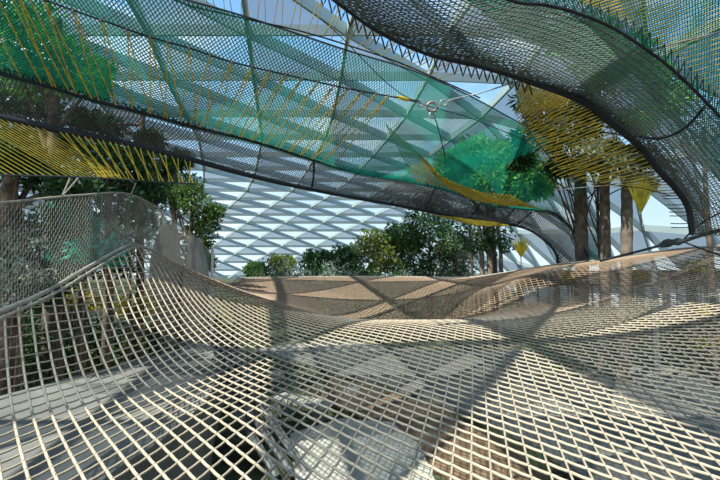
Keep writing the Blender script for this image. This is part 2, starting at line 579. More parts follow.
bnd = np.array([(-4.6, -1.2), (-4.5, 1), (-4.3, 3.2), (-4.3, 5.12), (-4.54, 7.04), (-4.74, 8.96), (-4.86, 10.9), (-4.86, 14.1), (-5.1, 16), (-5.3, 18), (-5.5, 20.5),
                (-3, 21.2), (-.5, 22), (2.5, 22.3), (5.6, 22), (7.46, 20), (7.93, 17), (8.5, 14), (8.4, 10), (8.3, 8), (8.2, 5), (8, 2), (8, -1.2)])


def inside(q):
    x, y = q[:, 0], q[:, 1]
    r = np.zeros(len(q), bool)
    j = len(bnd) - 1
    for i in range(len(bnd)):
        xi, yi = bnd[i]; xj, yj = bnd[j]
        c = ((yi > y) != (yj > y)) & (x < (xj - xi) * (y - yi) / (yj - yi + 1e-12) + xi)
        r ^= c; j = i
    return r


angA, angB = math.radians(-43), math.radians(15)
dA = np.array((math.sin(angA), math.cos(angA))); dB = np.array((math.sin(angB), math.cos(angB)))
sA, sB = .137, .137                      # perpendicular spacing
cr_ = abs(dA[0] * dB[1] - dA[1] * dB[0])
stepA, stepB = sB / cr_, sA / cr_        # distance between crossings along each family
net_root = empty('bouncing_net', (0, 0, CZ - 1.5), 'huge beige knotted rope bouncing net filling the lower half of the picture', 'net')
twA, twB, kn = MB(), MB(), MB()
octv = np.array([(1, 0, 0), (-1, 0, 0), (0, 1, 0), (0, -1, 0), (0, 0, 1), (0, 0, -1)], float)
octf = np.array([[0, 2, 4], [2, 1, 4], [1, 3, 4], [3, 0, 4], [2, 0, 5], [1, 2, 5], [3, 1, 5], [0, 3, 5]])
R = range(-205, 206)


def warp(q):
    """the mesh is pulled towards the hump on the left"""
    d = q - np.array((-4.74, 9.0))
    k = np.exp(-(d ** 2).sum(1) / (2 * 2.2 ** 2))[:, None]
    return q - d * k * .05


kxy = []
for fam, (mbx, d1, d2, st1, st2, rad) in enumerate(((twA, dA, dB, stepA, stepB, .0125), (twB, dB, dA, stepB, stepA, .0095))):
    for k in R:
        o = d2 * st2 * k
        tt = np.arange(-205, 206) * st1
        q = o[None] + d1[None] * tt[:, None] + np.array((0, 6.0))
        q = warp(q)
        ok = inside(q)
        if ok.sum() < 2: continue
        idx = np.where(ok)[0]
        for seg in np.split(idx, np.where(np.diff(idx) > 1)[0] + 1):
            if len(seg) < 2: continue
            p2 = q[seg]
            z = net_z(p2)
            p = np.column_stack([p2, z])
            if fam == 0: kxy.append(p)
            # slight sag of every mesh bar between its knots close to the eye
            if p2[:, 1].min() < 9:
                mid = (p[:-1] + p[1:]) / 2 - np.array((0, 0, .004))
                pp = np.empty((2 * len(p) - 1, 3)); pp[0::2] = p; pp[1::2] = mid
                p = pp
            mbx.tube(p, rad, 6 if p2[:, 1].min() < 7 else 4, cap=False)
kp = np.concatenate(kxy); kp = kp[kp[:, 1] < 10]
vv = (kp[:, None] + octv[None] * np.array((.019, .019, .017))).reshape(-1, 3)
ff = (octf[None] + np.arange(len(kp))[:, None, None] * 6).reshape(-1, 3)
kn.add(vv, ff)
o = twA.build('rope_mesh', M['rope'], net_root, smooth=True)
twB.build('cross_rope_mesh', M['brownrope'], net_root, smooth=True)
tag(kn.build('knots', M['knot'], net_root), kind='stuff')
be = np.concatenate([bnd, bnd[:1]])
bl = smooth_line(np.column_stack([be, np.zeros(len(be))]), 300)
bz = net_z(bl[:, :2])
bl[:, 2] = bz
MB().tube(bl, .035, 6).build('border_rope', M['rope_edge'], net_root, smooth=True)
b2 = bl[:110].copy(); b2[:, 0] += .09; b2[:, 2] = net_z(b2[:, :2]) + .02
MB().tube(b2, .022, 6).build('border_rope', M['rope_edge'], net_root, smooth=True)

# ---------------------------------------------------------------- left safety wall of net
ys = 1.28 * np.array([2.2, 3, 4, 5.5, 7, 8.5, 9.6, 11])
xs = 1.28 * np.array([-3.40, -3.36, -3.36, -3.55, -3.7, -3.8, -3.8, -3.8])
zb = net_z(np.column_stack([xs, ys]))
zt = CZ + 1.28 * np.array([.25, .38, .55, .86, 1.11, .97, .69, .31])
wa = even(np.column_stack([xs - .04, ys, zb]), 121); wb = even(np.column_stack([xs - .1, ys, zt]), 121)
SW = Ruled(wa, wb, 0, 0)
e = empty('safety_net', wa[60], 'upright grey twine safety net fencing the left edge of the bouncing net', 'net')
mb = MB()
for k in range(210):
    vv_ = np.linspace(0, 1, 25)
    off = .0012 * np.where(np.arange(25) % 2 == 0, 1, -1) * (1 if k % 2 else -1)
    mb.tube(SW(np.clip(k / 209 + off, 0, 1), vv_), .0036, 4, cap=False)
for k in range(25):
    uu = np.linspace(0, 1, 60)
    mb.tube(SW(uu, np.full(60, k / 24)), .002, 4, cap=False)
mb.build('twine_mesh', M['walnet'], e)
MB().tube(wb, .018, 6).build('top_rope', M['rope_edge'], e, smooth=True)
for (px, py, Yd, tx, ty) in ((62, 196, 6.5, 70, 178), (131, 194, 8.96, 136, 183), (62, 196, 6.5, 78, 178)):
    cord_mesh(P(px, py, Yd), P(tx, ty, Yd), .012, 'tie_cord', M['rope_edge'], e)

# ================================================================ UPPER WALKWAY NETS
CU = [(-60, 55, 8), (0, 73, 8.2), (50, 87, 8.5), (100, 102, 8.9), (140, 112, 9.2), (187, 125, 9.6), (240, 138, 10.2), (273, 147, 10.8), (307, 158, 11.6), (350, 171, 13), (400, 179, 15), (440, 187, 17), (457, 192, 17.8), (477, 201, 18.5), (502, 205, 19), (540, 209, 19), (560, 217, 18.6), (577, 236, 18), (588, 258, 17.6)]
CL = [(-60, 104, 7.6), (0, 117, 7.9), (50, 128, 8.2), (100, 138, 8.6), (133, 145, 9), (200, 162, 9.6), (240, 173, 10.1), (290, 185, 11), (350, 197, 12.8), (400, 206, 15), (440, 214, 17), (470, 219, 18), (500, 223, 18.6), (527, 229, 18.8), (545, 241, 18.4), (555, 252, 18), (558, 264, 17.6)]
cu, cl = edge(CU), edge(CL)
SC = Ruled(cu, cl, .25, .05)
wk = empty('walkway_net', cl[60], 'long dark grey net walkway ribbon swooping from the upper left down to the palm trunks', 'net')
diamond_net(SC, 300, 11, lambda u: np.interp(u, [0, .4, .65, 1], [.0105, .0105, .017, .018]), jitter=.004).build('twine_mesh', M['grey'], wk)
MB().tube(cu, .035, 6).build('border_rope', M['black'], wk, smooth=True)
MB().tube(cl, np.interp(np.arange(121), [0, 45, 120], [.075, .05, .05]), 6).build('border_rope', M['black'], wk, smooth=True)
lacing = SC(np.linspace(0, 1, 500), np.tile([0.90, 1.0, .93, .98], 125))
MB().tube(lacing, .012, 4).build('lacing', M['black'], wk)
sc = []
for k in range(150):
    u = k / 149
    sc.append(SC(np.array([u]), np.array([0.0]))[0] + np.array((0, 0, .02)))
    sc.append(SC(np.array([min(1, u + .003)]), np.array([0.0]))[0] + np.array((0, -.05, .12)))
MB().tube(smooth_line(sc, 900), .014, 4).build('lacing', M['black'], wk)
for u in (.34, .62, .75, .86):      # seams across the ribbon
    v_ = np.linspace(0, 1, 12)
    MB().tube(SC(np.full(12, u) + .01 * v_, v_), .03, 6).build('seam_rope', M['black'], wk)

# big right-hand ribbon
EU = [(400, -75, 4.6), (450, -30, 4.9), (510, 0, 5.2), (545, 5, 5.4), (577, 13, 5.6), (613, 28, 5.8), (647, 50, 6.0), (673, 70, 6.2), (707, 103, 6.5), (745, 145, 6.9), (780, 195, 7.4), (800, 245, 8.0)]
EL = [(290, -35, 5.6), (340, 5, 5.9), (380, 33, 6.2), (430, 55, 6.5), (480, 67, 6.8), (523, 80, 7.1), (580, 100, 7.5), (607, 120, 7.7), (640, 147, 7.9), (660, 172, 8.1), (677, 190, 8.2), (688, 208, 8.3), (692, 235, 8.3)]
eu, el = edge(EU), edge(EL)
SE = Ruled(eu, el, .5, -.1)
wr = empty('walkway_net', el[60], 'broad dark net tunnel wall arching across the upper right and down to the right edge', 'net')
diamond_net(SE, 140, 20, .0072, jitter=.004).build('twine_mesh', M['greygreen'], wr)
mb = MB()
for k in range(26):
    uu = np.linspace(0, 1, 90)
    mb.tube(SE(uu, np.full(90, k / 25)), .0075, 4, cap=False)
mb.build('long_rope_mesh', M['grey'], wr)
MB().tube(eu, .024, 6).build('border_rope', M['black'], wr, smooth=True)
MB().tube(el, np.interp(np.arange(121), [0, 50, 70, 110, 120], [.022, .032, .065, .06, .045]), 6).build('border_rope', M['black'], wr, smooth=True)
lacing = SE(np.linspace(.45, 1, 600), np.tile([0.90, 1.0, .94, .985, .92, 1.0], 100)) + rng.normal(0, .012, (600, 3))
MB().tube(lacing, .011, 4).build('lacing', M['black'], wr)
MB().tube(edge([(640, 137, 7.4), (662, 138, 7.2), (685, 128, 7.0), (707, 104, 6.6)], 30), .022, 6).build('seam_rope', M['black'], wr, smooth=True)
MB().tube(edge([(640, 137, 7.4), (600, 132, 7.45)], 8), .014, 6).build('seam_rope', M['black'], wr, smooth=True)
# black zigzag on both edges
z1 = el[2:60:2]; z1o = z1 + np.array([(0.0, 0, -.21)]) + (np.roll(z1, -1, 0) - z1) * .5
z1o[-1] = z1[-1] - np.array((0, 0, .17))
zigzag(z1[:-1], z1o[:-1], .013, 'zigzag_lacing', M['black'], wr)
z2 = even(eu, 60)[12:]; nrm = z2 + np.array((.10, 0, .22))
zigzag(z2, nrm, .009, 'zigzag_lacing', M['black'], wr)
for k in range(22):                 # short horizontal ties by the lower end
    p = el[92 + int(k * 1.25)]
    cord_mesh(p, p + np.array((-.28, .15, .01)), .012, 'tie_cord', M['dark'], wr)

# green canopy nets
GT = [(-70, -70, 6.6), (60, -40, 7.0), (160, -8, 7.4), (250, 18, 8.0), (340, 48, 8.8), (427, 76, 10.2), (500, 112, 13), (560, 150, 16), (596, 205, 18), (604, 258, 18)]
GB = [(a, b + 3, c + .15) for a, b, c in CU]
gt, gb = edge(GT), edge(GB)
SG = Ruled(gt, gb, .2, .25)
e = empty('green_net', gb[60], 'wide fine green canopy net stretched overhead above the long dark ribbon', 'net')
diamond_net(SG, 310, 36, lambda u: np.interp(u, [0, .45, .75, 1], [.0095, .0092, .0070, .0070]), jitter=.003).build('twine_mesh', M['green'], e)
MB().tube(gt, .018, 6).build('border_rope', M['dark'], e, smooth=True)
G2A = [(440, -120, 6.2), (520, -70, 6.6), (600, -50, 7), (700, -30, 7.4), (800, 10, 8), (860, 120, 8.4)]
G2B = [(430, -30, 8.2), (510, 32, 8.4), (577, 62, 8.6), (640, 108, 8.8), (690, 150, 9.0), (750, 215, 9.2)]
SG2 = Ruled(edge(G2A), edge(G2B), .1, .1)
e = empty('green_net', SG2.b[60], 'fine green net above the arching tunnel wall in the upper right corner', 'net')
diamond_net(SG2, 140, 42, .0105, jitter=.003).build('twine_mesh', M['green'], e)


# ---------------------------------------------------------------- cables and their yellow lacing
def at_x(line, px):
    """point of a line whose picture column is px"""
    x = line[:, 0] / line[:, 1] * F * 1.0
    sx = 360 + line[:, 0] * F / (line[:, 1] * math.cos(PITCH) + (line[:, 2] - CZ) * math.sin(PITCH))
    i = np.argsort(sx)
    return np.array([np.interp(px, sx[i], line[i, k]) for k in range(3)])


R1 = edge([(-60, -40, 7.0), (45, 0, 7.2), (101, 20, 7.5), (150, 37, 7.8), (189, 48, 8.1), (232, 62, 8.4), (300, 78, 8.8), (350, 89, 9.1), (400, 98, 9.4), (420, 101, 9.5)], 121)
e = empty('support_cable', R1[60], 'dark cable laced with yellow cords running from the top left to the yellow clip', 'cable')
MB().tube(R1, .016, 6).build('cable', M['black'], e, smooth=True)
xs1 = [15, 44, 73, 101, 127, 150, 168, 189, 210, 232, 252, 270, 286, 302, 318, 334, 348, 362, 376, 388]
for k, x in enumerate(xs1):
    o1 = np.interp(x, [0, 73, 127, 189, 232, 300, 388], [45, 30, 10, -4, -28, -45, -62])
    a = at_x(R1, x)
    cord_mesh(a, at_x(cu, x + o1 - 4), .0125, 'lacing_cord', M['yellow'], e, 0.01)
    cord_mesh(a, at_x(cu, x + o1 + (13 if x < 240 else 6)), .0125, 'lacing_cord', M['yellow'], e, 0.01)
    MB().box(a, (.04, .04, .06)).build('cord_knot', M['chrome'], e)
for x in (0, 20, 35, 55, 70):      # steep cords of the top left corner
    a = P(x - 30, -20 + x * .15, 7.1)
    cord_mesh(a, at_x(cu, x + 22), .0125, 'lacing_cord', M['yellow'], e, 0.01)
MB().tube(edge([(398, 97, 9.38), (409, 100, 9.45)], 6), .045, 8).build('cord_clip', M['yellow'], e)

R2 = edge([(60, -60, 7.2), (170, -2, 7.6), (225, 14, 7.9), (300, 31, 8.3), (350, 46, 8.6), (395, 61, 8.9), (440, 80, 9.2), (480, 98, 9.6)], 121)
e = empty('support_cable', R2[60], 'dark cable with short upright yellow cords crossing the top centre of the picture', 'cable')
MB().tube(R2, .016, 6).build('cable', M['black'], e, smooth=True)
for k in range(30):
    x = 200 + k * 8.2
    a = at_x(R2, x)
    bx = x + np.interp(x, [200, 300, 440], [-12, 10, 28]) + (4 if k % 2 else -4)
    if bx < 300: b = P(bx, -30, 7.4)
    else: b = at_x(el, min(bx, 515))
    cord_mesh(a, b, .0085, 'lacing_cord', M['yellow'], e, 0.01)

# dense yellow cords above the right end of the long ribbon, and its underside
e = empty('lacing_panel', at_x(cu, 470), 'fan of bright yellow cords above the ribbon in front of the green tree', 'cord lacing', 'yellow cord fans on the long ribbon')
e['label'] = 'fan of bright yellow cords along the ribbon top below the green tree'
del e['group']
for k in range(32):
    x = 396 + k * 4.0
    a = at_x(cu, min(x + 22, 546)); a = a + (a - np.array((0, 0, CZ))) * -.07
    y0 = np.interp(x, [396, 430, 450, 470, 490, 530], [128, 158, 180, 189, 196, 200])
    cord_mesh(P(x - 10, y0 - 4, 15.4 * np.interp(x, [400, 480], [.8, 1.0])), a, .020, 'lacing_cord', M['yellow'], e, .02)
e = empty('lacing_panel', at_x(cl, 460), 'thick yellow cords hanging under the long ribbon above the bushes', 'cord lacing')
for k in range(34):
    x = 432 + k * 1.9
    a = at_x(cl, x)
    y0 = np.interp(x, [430, 455, 475, 500], [216, 224, 226, 225])
    cord_mesh(a, P(x + 14, y0, 17.8), .035, 'lacing_cord', M['yellow'], e, .02)

# left fan of yellow cords under the ribbon
LR = edge([(-60, 174, 6.4), (0, 175, 6.9), (80, 177, 7.6), (130, 180, 8.2), (196, 184, 9.2)], 60)
e = empty('lacing_panel', LR[30], 'wide fan of yellow cords between the dark ribbon and a thin rope on the left', 'cord lacing')
MB().tube(LR, .014, 6).build('edge_rope', M['dark'], e, smooth=True)
for k in range(27):
    xt = -150 + k * 7.2
    if xt < -55: a = P(xt, 96 + (xt + 150) * .08, 7.2)
    else: a = at_x(cl, xt)
    xb = xt + np.interp(xt, [-150, -55, 0, 45, 80], [120, 125, 105, 85, 60])
    cord_mesh(a, at_x(LR, min(xb, 190)), .0085, 'lacing_cord', M['yellow'], e, .005)
for k in range(22):
    xt = 58 + k * 6.3
    a = at_x(cl, xt)
    cord_mesh(a, at_x(LR, min(xt + np.interp(xt, [58, 110, 190], [45, 22, 5]) + (-6 if k % 2 else 3), 195)), .0125, 'lacing_cord', M['yellow'], e, .005)

# right curtain of yellow cords
bx_ = [515, 522, 532, 548, 566, 600, 640, 672]
by_ = [88, 112, 135, 155, 174, 183, 188, 196]
BR = edge([(x, y, 8.6 - .4 * i / 7) for i, (x, y) in enumerate(zip(bx_, by_))], 90)
e = empty('lacing_panel', BR[45], 'dense slanting curtain of golden yellow cords under the arching net at right', 'cord lacing')
MB().tube(BR, .010, 6).build('edge_rope', M['dark'], e, smooth=True)
for k in range(56):
    t = k / 55
    a = at_x(el, 524 + t * 156)
    xa = 524 + t * 156
    b = at_x(BR, np.interp(xa, [524, 545, 580, 607, 640, 660, 680], [515, 517, 523, 538, 562, 600, 658]))
    cord_mesh(a, b, .0095, 'lacing_cord', M['yellow'], e, .012)
for k in range(30):                 # second layer a little behind
    t = k / 29
    a = at_x(el, 535 + t * 140) + np.array((0, .25, -.02))
    xa = 535 + t * 140
    b = at_x(BR, 3 + np.interp(xa, [524, 545, 580, 607, 640, 660, 680], [515, 519, 527, 543, 568, 606, 658])) + np.array((0, .35, .03))
    cord_mesh(a, b, .011, 'lacing_cord', M['yellow'], e, .012)

# yellow cords over the top right net
e = empty('lacing_panel', at_x(eu, 640), 'long yellow cords raking up and right from the arching net in the upper right corner', 'cord lacing')
for k in range(44):
    t = k / 43
    a = at_x(eu, 548 + t * 185) + np.array((.06, 0, .15))
    b = a + np.array((1.7 + .4 * t, .9, 1.15 - .45 * t))
    cord_mesh(a, b, .0085, 'lacing_cord', M['yellow'], e, .01)

# ring, shackles and the cables that meet in it
rc = P(432, 106, 9.6)
e = empty('shackle', rc, 'rusty steel ring with shackles where the cables meet, top centre', 'shackle')
th = np.linspace(0, 2 * math.pi, 21)


def ring(c, r, rr, ax=0):
    p = np.stack([np.cos(th) * r, np.zeros_like(th), np.sin(th) * r], 1) if ax == 0 else np.stack([np.cos(th) * r, np.sin(th) * r, np.zeros_like(th)], 1)
    mb_ = MB(); ang = np.linspace(0, 2 * math.pi, 7)[:-1]
    v = []
    for q, t_ in zip(p[:-1], th[:-1]):
        rad_ = q / np.linalg.norm(q); ax_ = np.array((0, 1, 0)) if ax == 0 else np.array((0, 0, 1.))
        for a_ in ang: v.append(np.asarray(c) + q + rad_ * math.cos(a_) * rr + ax_ * math.sin(a_) * rr)
    f = [[i * 6 + k, i * 6 + (k + 1) % 6, ((i + 1) % 20) * 6 + (k + 1) % 6, ((i + 1) % 20) * 6 + k] for i in range(20) for k in range(6)]
    return mb_.add(v, f)


ring(rc + np.array((0, 0, -.02)), .11, .03).build('ring', M['chrome'], e, smooth=True)
ring(rc + np.array((-.26, 0, .06)), .07, .02).build('shackle_link', M['cable'], e, smooth=True)
ring(rc + np.array((.26, 0, .07)), .07, .02).build('shackle_link', M['cable'], e, smooth=True)
ring(rc + np.array((0, 0, -.22)), .07, .02).build('shackle_link', M['cable'], e, smooth=True)
MB().tube([rc + np.array((-.34, 0, .08)), P(409, 100, 9.5)], .018, 6).build('turnbuckle', M['cable'], e)
MB().tube([rc + np.array((.32, 0, .08)), rc + np.array((.62, .0, .17))], .022, 6).build('turnbuckle', M['cable'], e)


def cable(tab, r, m, label, n=40):
    ln = edge(tab, n)
    o_ = MB().tube(ln, r, 6).build('cable', m, smooth=True)
    return tag(o_, label, 'cable')


cable([(449, 100, 9.6), (480, 93, 9.4), (523, 80, 8.6), (590, 65, 7), (720, 32, 5.6), (800, 12, 5)], .014, M['cable'], 'pale steel cable rising right from the rusty ring across the tunnel net')
cable([(433, 112, 9.6), (440, 135, 11.5), (446, 163, 14)], .014, M['black'], 'thin dark cable dropping from the rusty ring to the green tree')
cable([(318, 17, 8.4), (340, 36, 8.7), (403, 95, 9.3), (470, 118, 9.8), (530, 142, 10.6)], .010, M['black'], 'thin black cord slanting down right behind the rusty ring')
cable([(556, 190, 12), (600, 186, 10.5), (660, 182, 9), (740, 174, 7.6)], .010, M['cable'], 'thin pale wire crossing level in front of the three palm trunks')
tk = empty('turnbuckle', P(672, 243, 9.2), 'knotted dark tensioning rope with turnbuckle by the palm trunks at right', 'rope fitting')
MB().tube(edge([(600, 261, 10.5), (636, 252, 9.8), (662, 245, 9.3)], 12), .028, 6).build('rope', M['dark'], tk, smooth=True)
MB().tube(edge([(660, 246, 9.3), (668, 243, 9.2), (684, 241, 9.0)], 10), [.05, .06, .085, .09, .085, .06, .07, .085, .06, .04], 8).build('knot', M['dark'], tk, smooth=True)
MB().tube(edge([(684, 241, 9.0), (705, 234, 8.7), (740, 226, 8.3)], 10), .04, 6).build('rope', M['dark'], tk, smooth=True)
MB().tube(edge([(684, 242, 9.0), (705, 250, 8.7), (740, 262, 8.3)], 10), .02, 6).build('rope', M['dark'], tk, smooth=True)
MB().tube(edge([(684, 239, 9.0), (700, 224, 8.6), (735, 205, 8.1)], 10), .018, 6).build('rope', M['dark'], tk, smooth=True)


# ================================================================ PLANTS
# three palm trunks on the right with their crowns
def frond(mb, base, ang, length, lift, n=26, lw=.05, ll=.55):
    t = np.linspace(0, 1, 10)
    d = np.array((math.cos(ang), math.sin(ang)))
    pts = np.stack([base[0] + d[0] * length * t, base[1] + d[1] * length * t, base[2] + lift * length * t - length * .75 * t ** 2.2], 1)
    mb.tube(pts, np.linspace(.025, .008, 10), 4, cap=False)
    tt = np.linspace(.12, 1, n)
    for s in (-1, 1):
        b = np.stack([np.interp(tt, t, pts[:, k]) for k in range(3)], 1)
        side = np.array((-d[1] * s, d[0] * s, 0))
        L_ = ll * np.sin(np.pi * np.clip(tt, 0.1, .92))[:, None]
        tip = b + side * L_ * .75 + np.array((d[0], d[1], 0)) * L_ * .5 - np.array((0, 0, 1)) * L_ * .55
        w_ = np.array((d[0], d[1], 0)) * lw
        v = np.stack([b, (b + tip) / 2 + w_ + (0, 0, .04), tip, (b + tip) / 2 - w_ + (0, 0, .04)], 1).reshape(-1, 3)
        i = np.arange(n)[:, None] * 4
        mb.add(v, np.concatenate([i + np.array([[0, 1, 2]]), i + np.array([[0, 2, 3]])]))


palms = [
    (580, 172, 18.0, 578, .26, 'thick straight grey palm trunk, leftmost of the three on the right', 3.0),
    (604, 160, 17.0, 600, .20, 'slender brown palm, the middle one of the three trunks on the right', 2.6),
    (627, 168, 16.2, 618, .21, 'leaning brown palm, rightmost of the three trunks beside the hanging yellow leaves', 2.2)]
for (tx, ty, Yd, bx, rad, lab, fl) in palms:
    top = P(tx, ty, Yd)
    bot = gp(bx, 400); bot = np.array(((bx - 360) / F * Yd, Yd, 0))
    e = empty('palm_tree', bot, lab, 'palm tree', None)
    mid = (top + bot) / 2 + np.array((.06, 0, 0))
    ln = smooth_line([bot - (0, 0, .05), mid, top], 40)
    rr = rad * (1 + .05 * np.sin(np.arange(40) * 1.7)) * np.linspace(1.12, .92, 40)
    MB().tube(ln, rr, 12, cap=False).build('trunk', M['palm_bark'], e, smooth=True)
    for k in range(11):
        mb = MB()
        frond(mb, top, k * 2.399 + tx, fl * (.8 + .3 * random.random()) * .62, .55 + .5 * random.random(), 24, .045, .55)
        mb.build('frond', M['leaf2'] if k % 2 else M['leaf3'], e)
# broad leaved tree crown left of the curtain
cl_ = [(0, 0, 0, 1), ]
pc = P(540, 140, 13.5)
tree('leafy_tree', 9.5, 18.6, CZ + 3.2, [(P(x, y, 16.2)[0] - 9.5, dy - 2.4, P(x, y, 16.2)[2], r) for x, y, dy, r in
     [(530, 100, 0, .6), (545, 118, .3, .7), (528, 138, 0, .65), (552, 140, -.2, .6), (570, 110, .2, .6), (520, 160, 0, .45), (590, 130, .3, .6), (612, 150, .2, .6), (560, 165, 0, .5), (600, 108, .4, .5), (640, 160, .3, .5)]],
     3800, .30, M['leaf'], 'tree with drooping dark strap leaves behind the yellow cord curtain', r=.10, aspect=.22, droop=.5)
tree('leafy_tree', 9.95, 17.8, CZ + 3.4, [(P(x, y, 15.6)[0] - 9.95, dy - 2.2, P(x, y, 15.6)[2], r) for x, y, dy, r in
     [(532, 104, 0, .5), (560, 128, .3, .6), (590, 150, 0, .55), (620, 165, 0, .6), (645, 182, .1, .4), (560, 98, .1, .5)]],
     1900, .26, M['leaf4'], 'pale silvery leaved tree mixed in behind the yellow cord curtain', r=.09, aspect=.3, droop=.3)


def fan_leaf(x, y, Yd, hw, hh, lab):
    tip = P(x, y + hh, Yd)
    e = empty('hanging_leaf', (tip[0], tip[1], tip[2]), lab, 'leaf')
    mb = MB()
    n = 15
    for k in range(n):
        a = (k - (n - 1) / 2) / ((n - 1) / 2)
        up = P(x + hw * a, y - hh * (1 - .35 * a * a) + (3 if k % 2 else 0), Yd + .25 * math.sin(k * 2.0))
        w_ = np.array((P(x + hw / n * 1.2, y, Yd)[0] - P(x, y, Yd)[0], 0, 0))
        mid_ = (tip + up) / 2
        mb.add([tip, mid_ + w_, up, mid_ - w_], [[0, 1, 2], [0, 2, 3]])
    mb.build('leaf_blade', M['leafyellow'], e)
    MB().tube([tip + (0, 0, .02), tip + np.array((.0, 0, -.35))], .02, 6).build('leaf_stalk', M['bark'], e)


fan_leaf(521, 246, 17.4, 11, 12, 'yellow hanging fan leaf left of the thick grey palm trunk')
fan_leaf(641, 194, 12.6, 15, 20, 'yellow green hanging fan leaf right of the rightmost palm trunk')

# green tree behind the green canopy net, trunks show under the ribbon
tree('leafy_tree', 7.4, 24, CZ + 4.0, [(P(x, y, 24)[0] - 7.4, dy, P(x, y, 24)[2], r) for x, y, dy, r in
     [(455, 160, 0, .9), (478, 150, .4, 1.2), (500, 158, 0, 1.3), (520, 170, -.4, 1.3), (490, 180, .2, 1.3), (515, 190, 0, 1.1), (465, 180, .1, .9), (540, 185, .3, .9), (445, 170, 0, .6)]],
     6500, .32, M['leafemerald'], 'bright green bushy tree seen through the green canopy net above the ribbon', r=.28)
for px, rr in ((480, .16), (488, .2), (499, .13), (470, .08)):
    x = (px - 360) / F * 23
    e = empty('tree_trunk', (x, 23, 0), {480: 'brown bare trunk, second from left of the clump under the ribbon', 488: 'thickest bare trunk of the clump under the ribbon', 499: 'rightmost bare trunk of the clump under the ribbon', 470: 'thinnest bare stem at the left of the trunk clump'}[px], 'tree trunk', None)
    MB().tube(smooth_line([(x, 23, -.05), (x + .1, 23, CZ), (x - .05, 23.1, CZ + 2.2)], 16), np.linspace(rr, rr * .7, 16), 8, cap=False).build('trunk', M['palm_bark'], e, smooth=True)
    lf = leaves(MB(), [(x, 23, CZ + 1.6, .8), (x + .3, 23, CZ + .9, .5)], 200, .28, .3)
    lf.build('foliage', M['leaf'], e)

# far row of trees behind the bouncing net
far = [
    (255, 270, 30, .6, 'leaf2', 'lowest round bush at the left end of the far tree row'),
    (282, 264, 30, .8, 'leaf3', 'light olive bush second from left in the far tree row'),
    (318, 262, 29, 1.0, 'leaf', 'small dark tree third from left in the far tree row'),
    (346, 258, 28, 1.0, 'leaf', 'dark round tree left of the tall olive one in the far row'),
    (378, 246, 27, 1.3, 'leaf3', 'tall olive green tree in the middle of the far row'),
    (402, 240, 27, 1.3, 'leaf2', 'mid green tree between the olive one and the tallest dark one'),
    (430, 232, 26, 1.8, 'leaf', 'tallest dark green tree of the far row, under the ribbon'),
    (456, 250, 26, 1.1, 'leaf4', 'greyish leafed tree right of the tallest dark one')]
for px, py, Yd, r, lm_, lab in far:
    c = P(px, py, Yd)
    cs = [(0, 0, c[2], r * .8)]
    for q in range(6):
        a = q * 1.05
        cs.append((math.cos(a) * r * .75, math.sin(a) * r * .6, c[2] + r * .45 * math.sin(q * 2.1), r * .55))
    cs += [(.2, 0, c[2] - r * 1.0, r * .5), (-.5, .2, c[2] - r * 1.2, r * .5)]
    tree('leafy_tree', c[0], c[1], c[2], cs, int(900 + 700 * r), .26, M[lm_], lab, group='trees of the far row', r=.11, base=0)
ORD = ['leftmost', 'second from left', 'third from left', 'fourth from left', 'fifth from left', 'sixth from left', 'seventh from left', 'eighth from left', 'ninth from left', 'rightmost']
# low silvery shrubs filling under them
for k, px in enumerate(range(262, 500, 24)):
    Yd = 25.5 + (k % 3) * .7
    c = P(px, 274, Yd)
    e = empty('shrub', (c[0], c[1], 0), ORD[k] + ' of the low shrubs lined up behind the far net edge', 'shrub', 'low shrubs behind the far net edge')
    st = MB()
    for q in range(6):
        st.tube([(c[0], c[1], 0), (c[0] + math.cos(q) * .4, c[1] + math.sin(q) * .4, c[2] + .2)], .03, 4)
    st.build('stems', M['bark'], e)
    leaves(MB(), [(c[0], c[1], c[2] + .2, .9), (c[0] + .6, c[1], c[2] - .3, .9), (c[0] - .6, c[1], c[2] - .7, 1.0), (c[0], c[1], 1.6, 1.2)], 700, .22, .35).build('foliage', M['leaf4'] if k % 2 else M['leaf'], e)

# left side trees
def ltree(x, y, pts, n, size, lm_, lab, r=.2, asp=.4, bark=None, droop=0):
    Yc = y
    top = max(P(a, b, Yc)[2] for a, b, _, _ in pts)
    cs = [(P(a, b, Yc + d)[0] - x, d, P(a, b, Yc + d)[2], rr) for a, b, d, rr in pts]
    tree('leafy_tree', x, y, top - .3, cs, n, size, M[lm_], lab, r=r, aspect=asp, bark=bark, droop=droop)


ltree(-7.9, 9.6, [(20, 160, 0, .5), (-20, 150, .3, .7), (40, 172, .5, .6), (70, 190, .4, .6), (0, 230, .6, .7), (30, 260, .5, .7), (-30, 200, .4, .7), (-40, 280, .2, .8), (60, 230, .7, .7), (40, 290, .5, .6)], 3600, .20, 'leaf', 'dark tree with the thick brown trunk at the far left edge', r=.26)
ltree(-7.4, 12.6, [(100, 190, 0, .7), (130, 180, .3, .6), (60, 158, .3, .8), (100, 160, .3, .7), (140, 160, 0, .6), (20, 150, .6, .8), (90, 230, .5, .8), (130, 220, .2, .7), (110, 260, .4, .8), (70, 270, .3, .8), (150, 190, .2, .5), (60, 210, .3, .7)], 4300, .20, 'leaf', 'dark shady tree behind the middle of the upright safety net', r=.17)
ltree(-6.2, 15.8, [(150, 195, 0, .5), (175, 198, .3, .6), (195, 205, 0, .6), (205, 222, .1, .55), (215, 212, .2, .35), (190, 190, .3, .5), (198, 245, .3, .45), (205, 262, .1, .4), (150, 225, .5, .6)], 2600, .19, 'leaf2', 'sunlit green tree reaching past the right end of the safety net', r=.12)
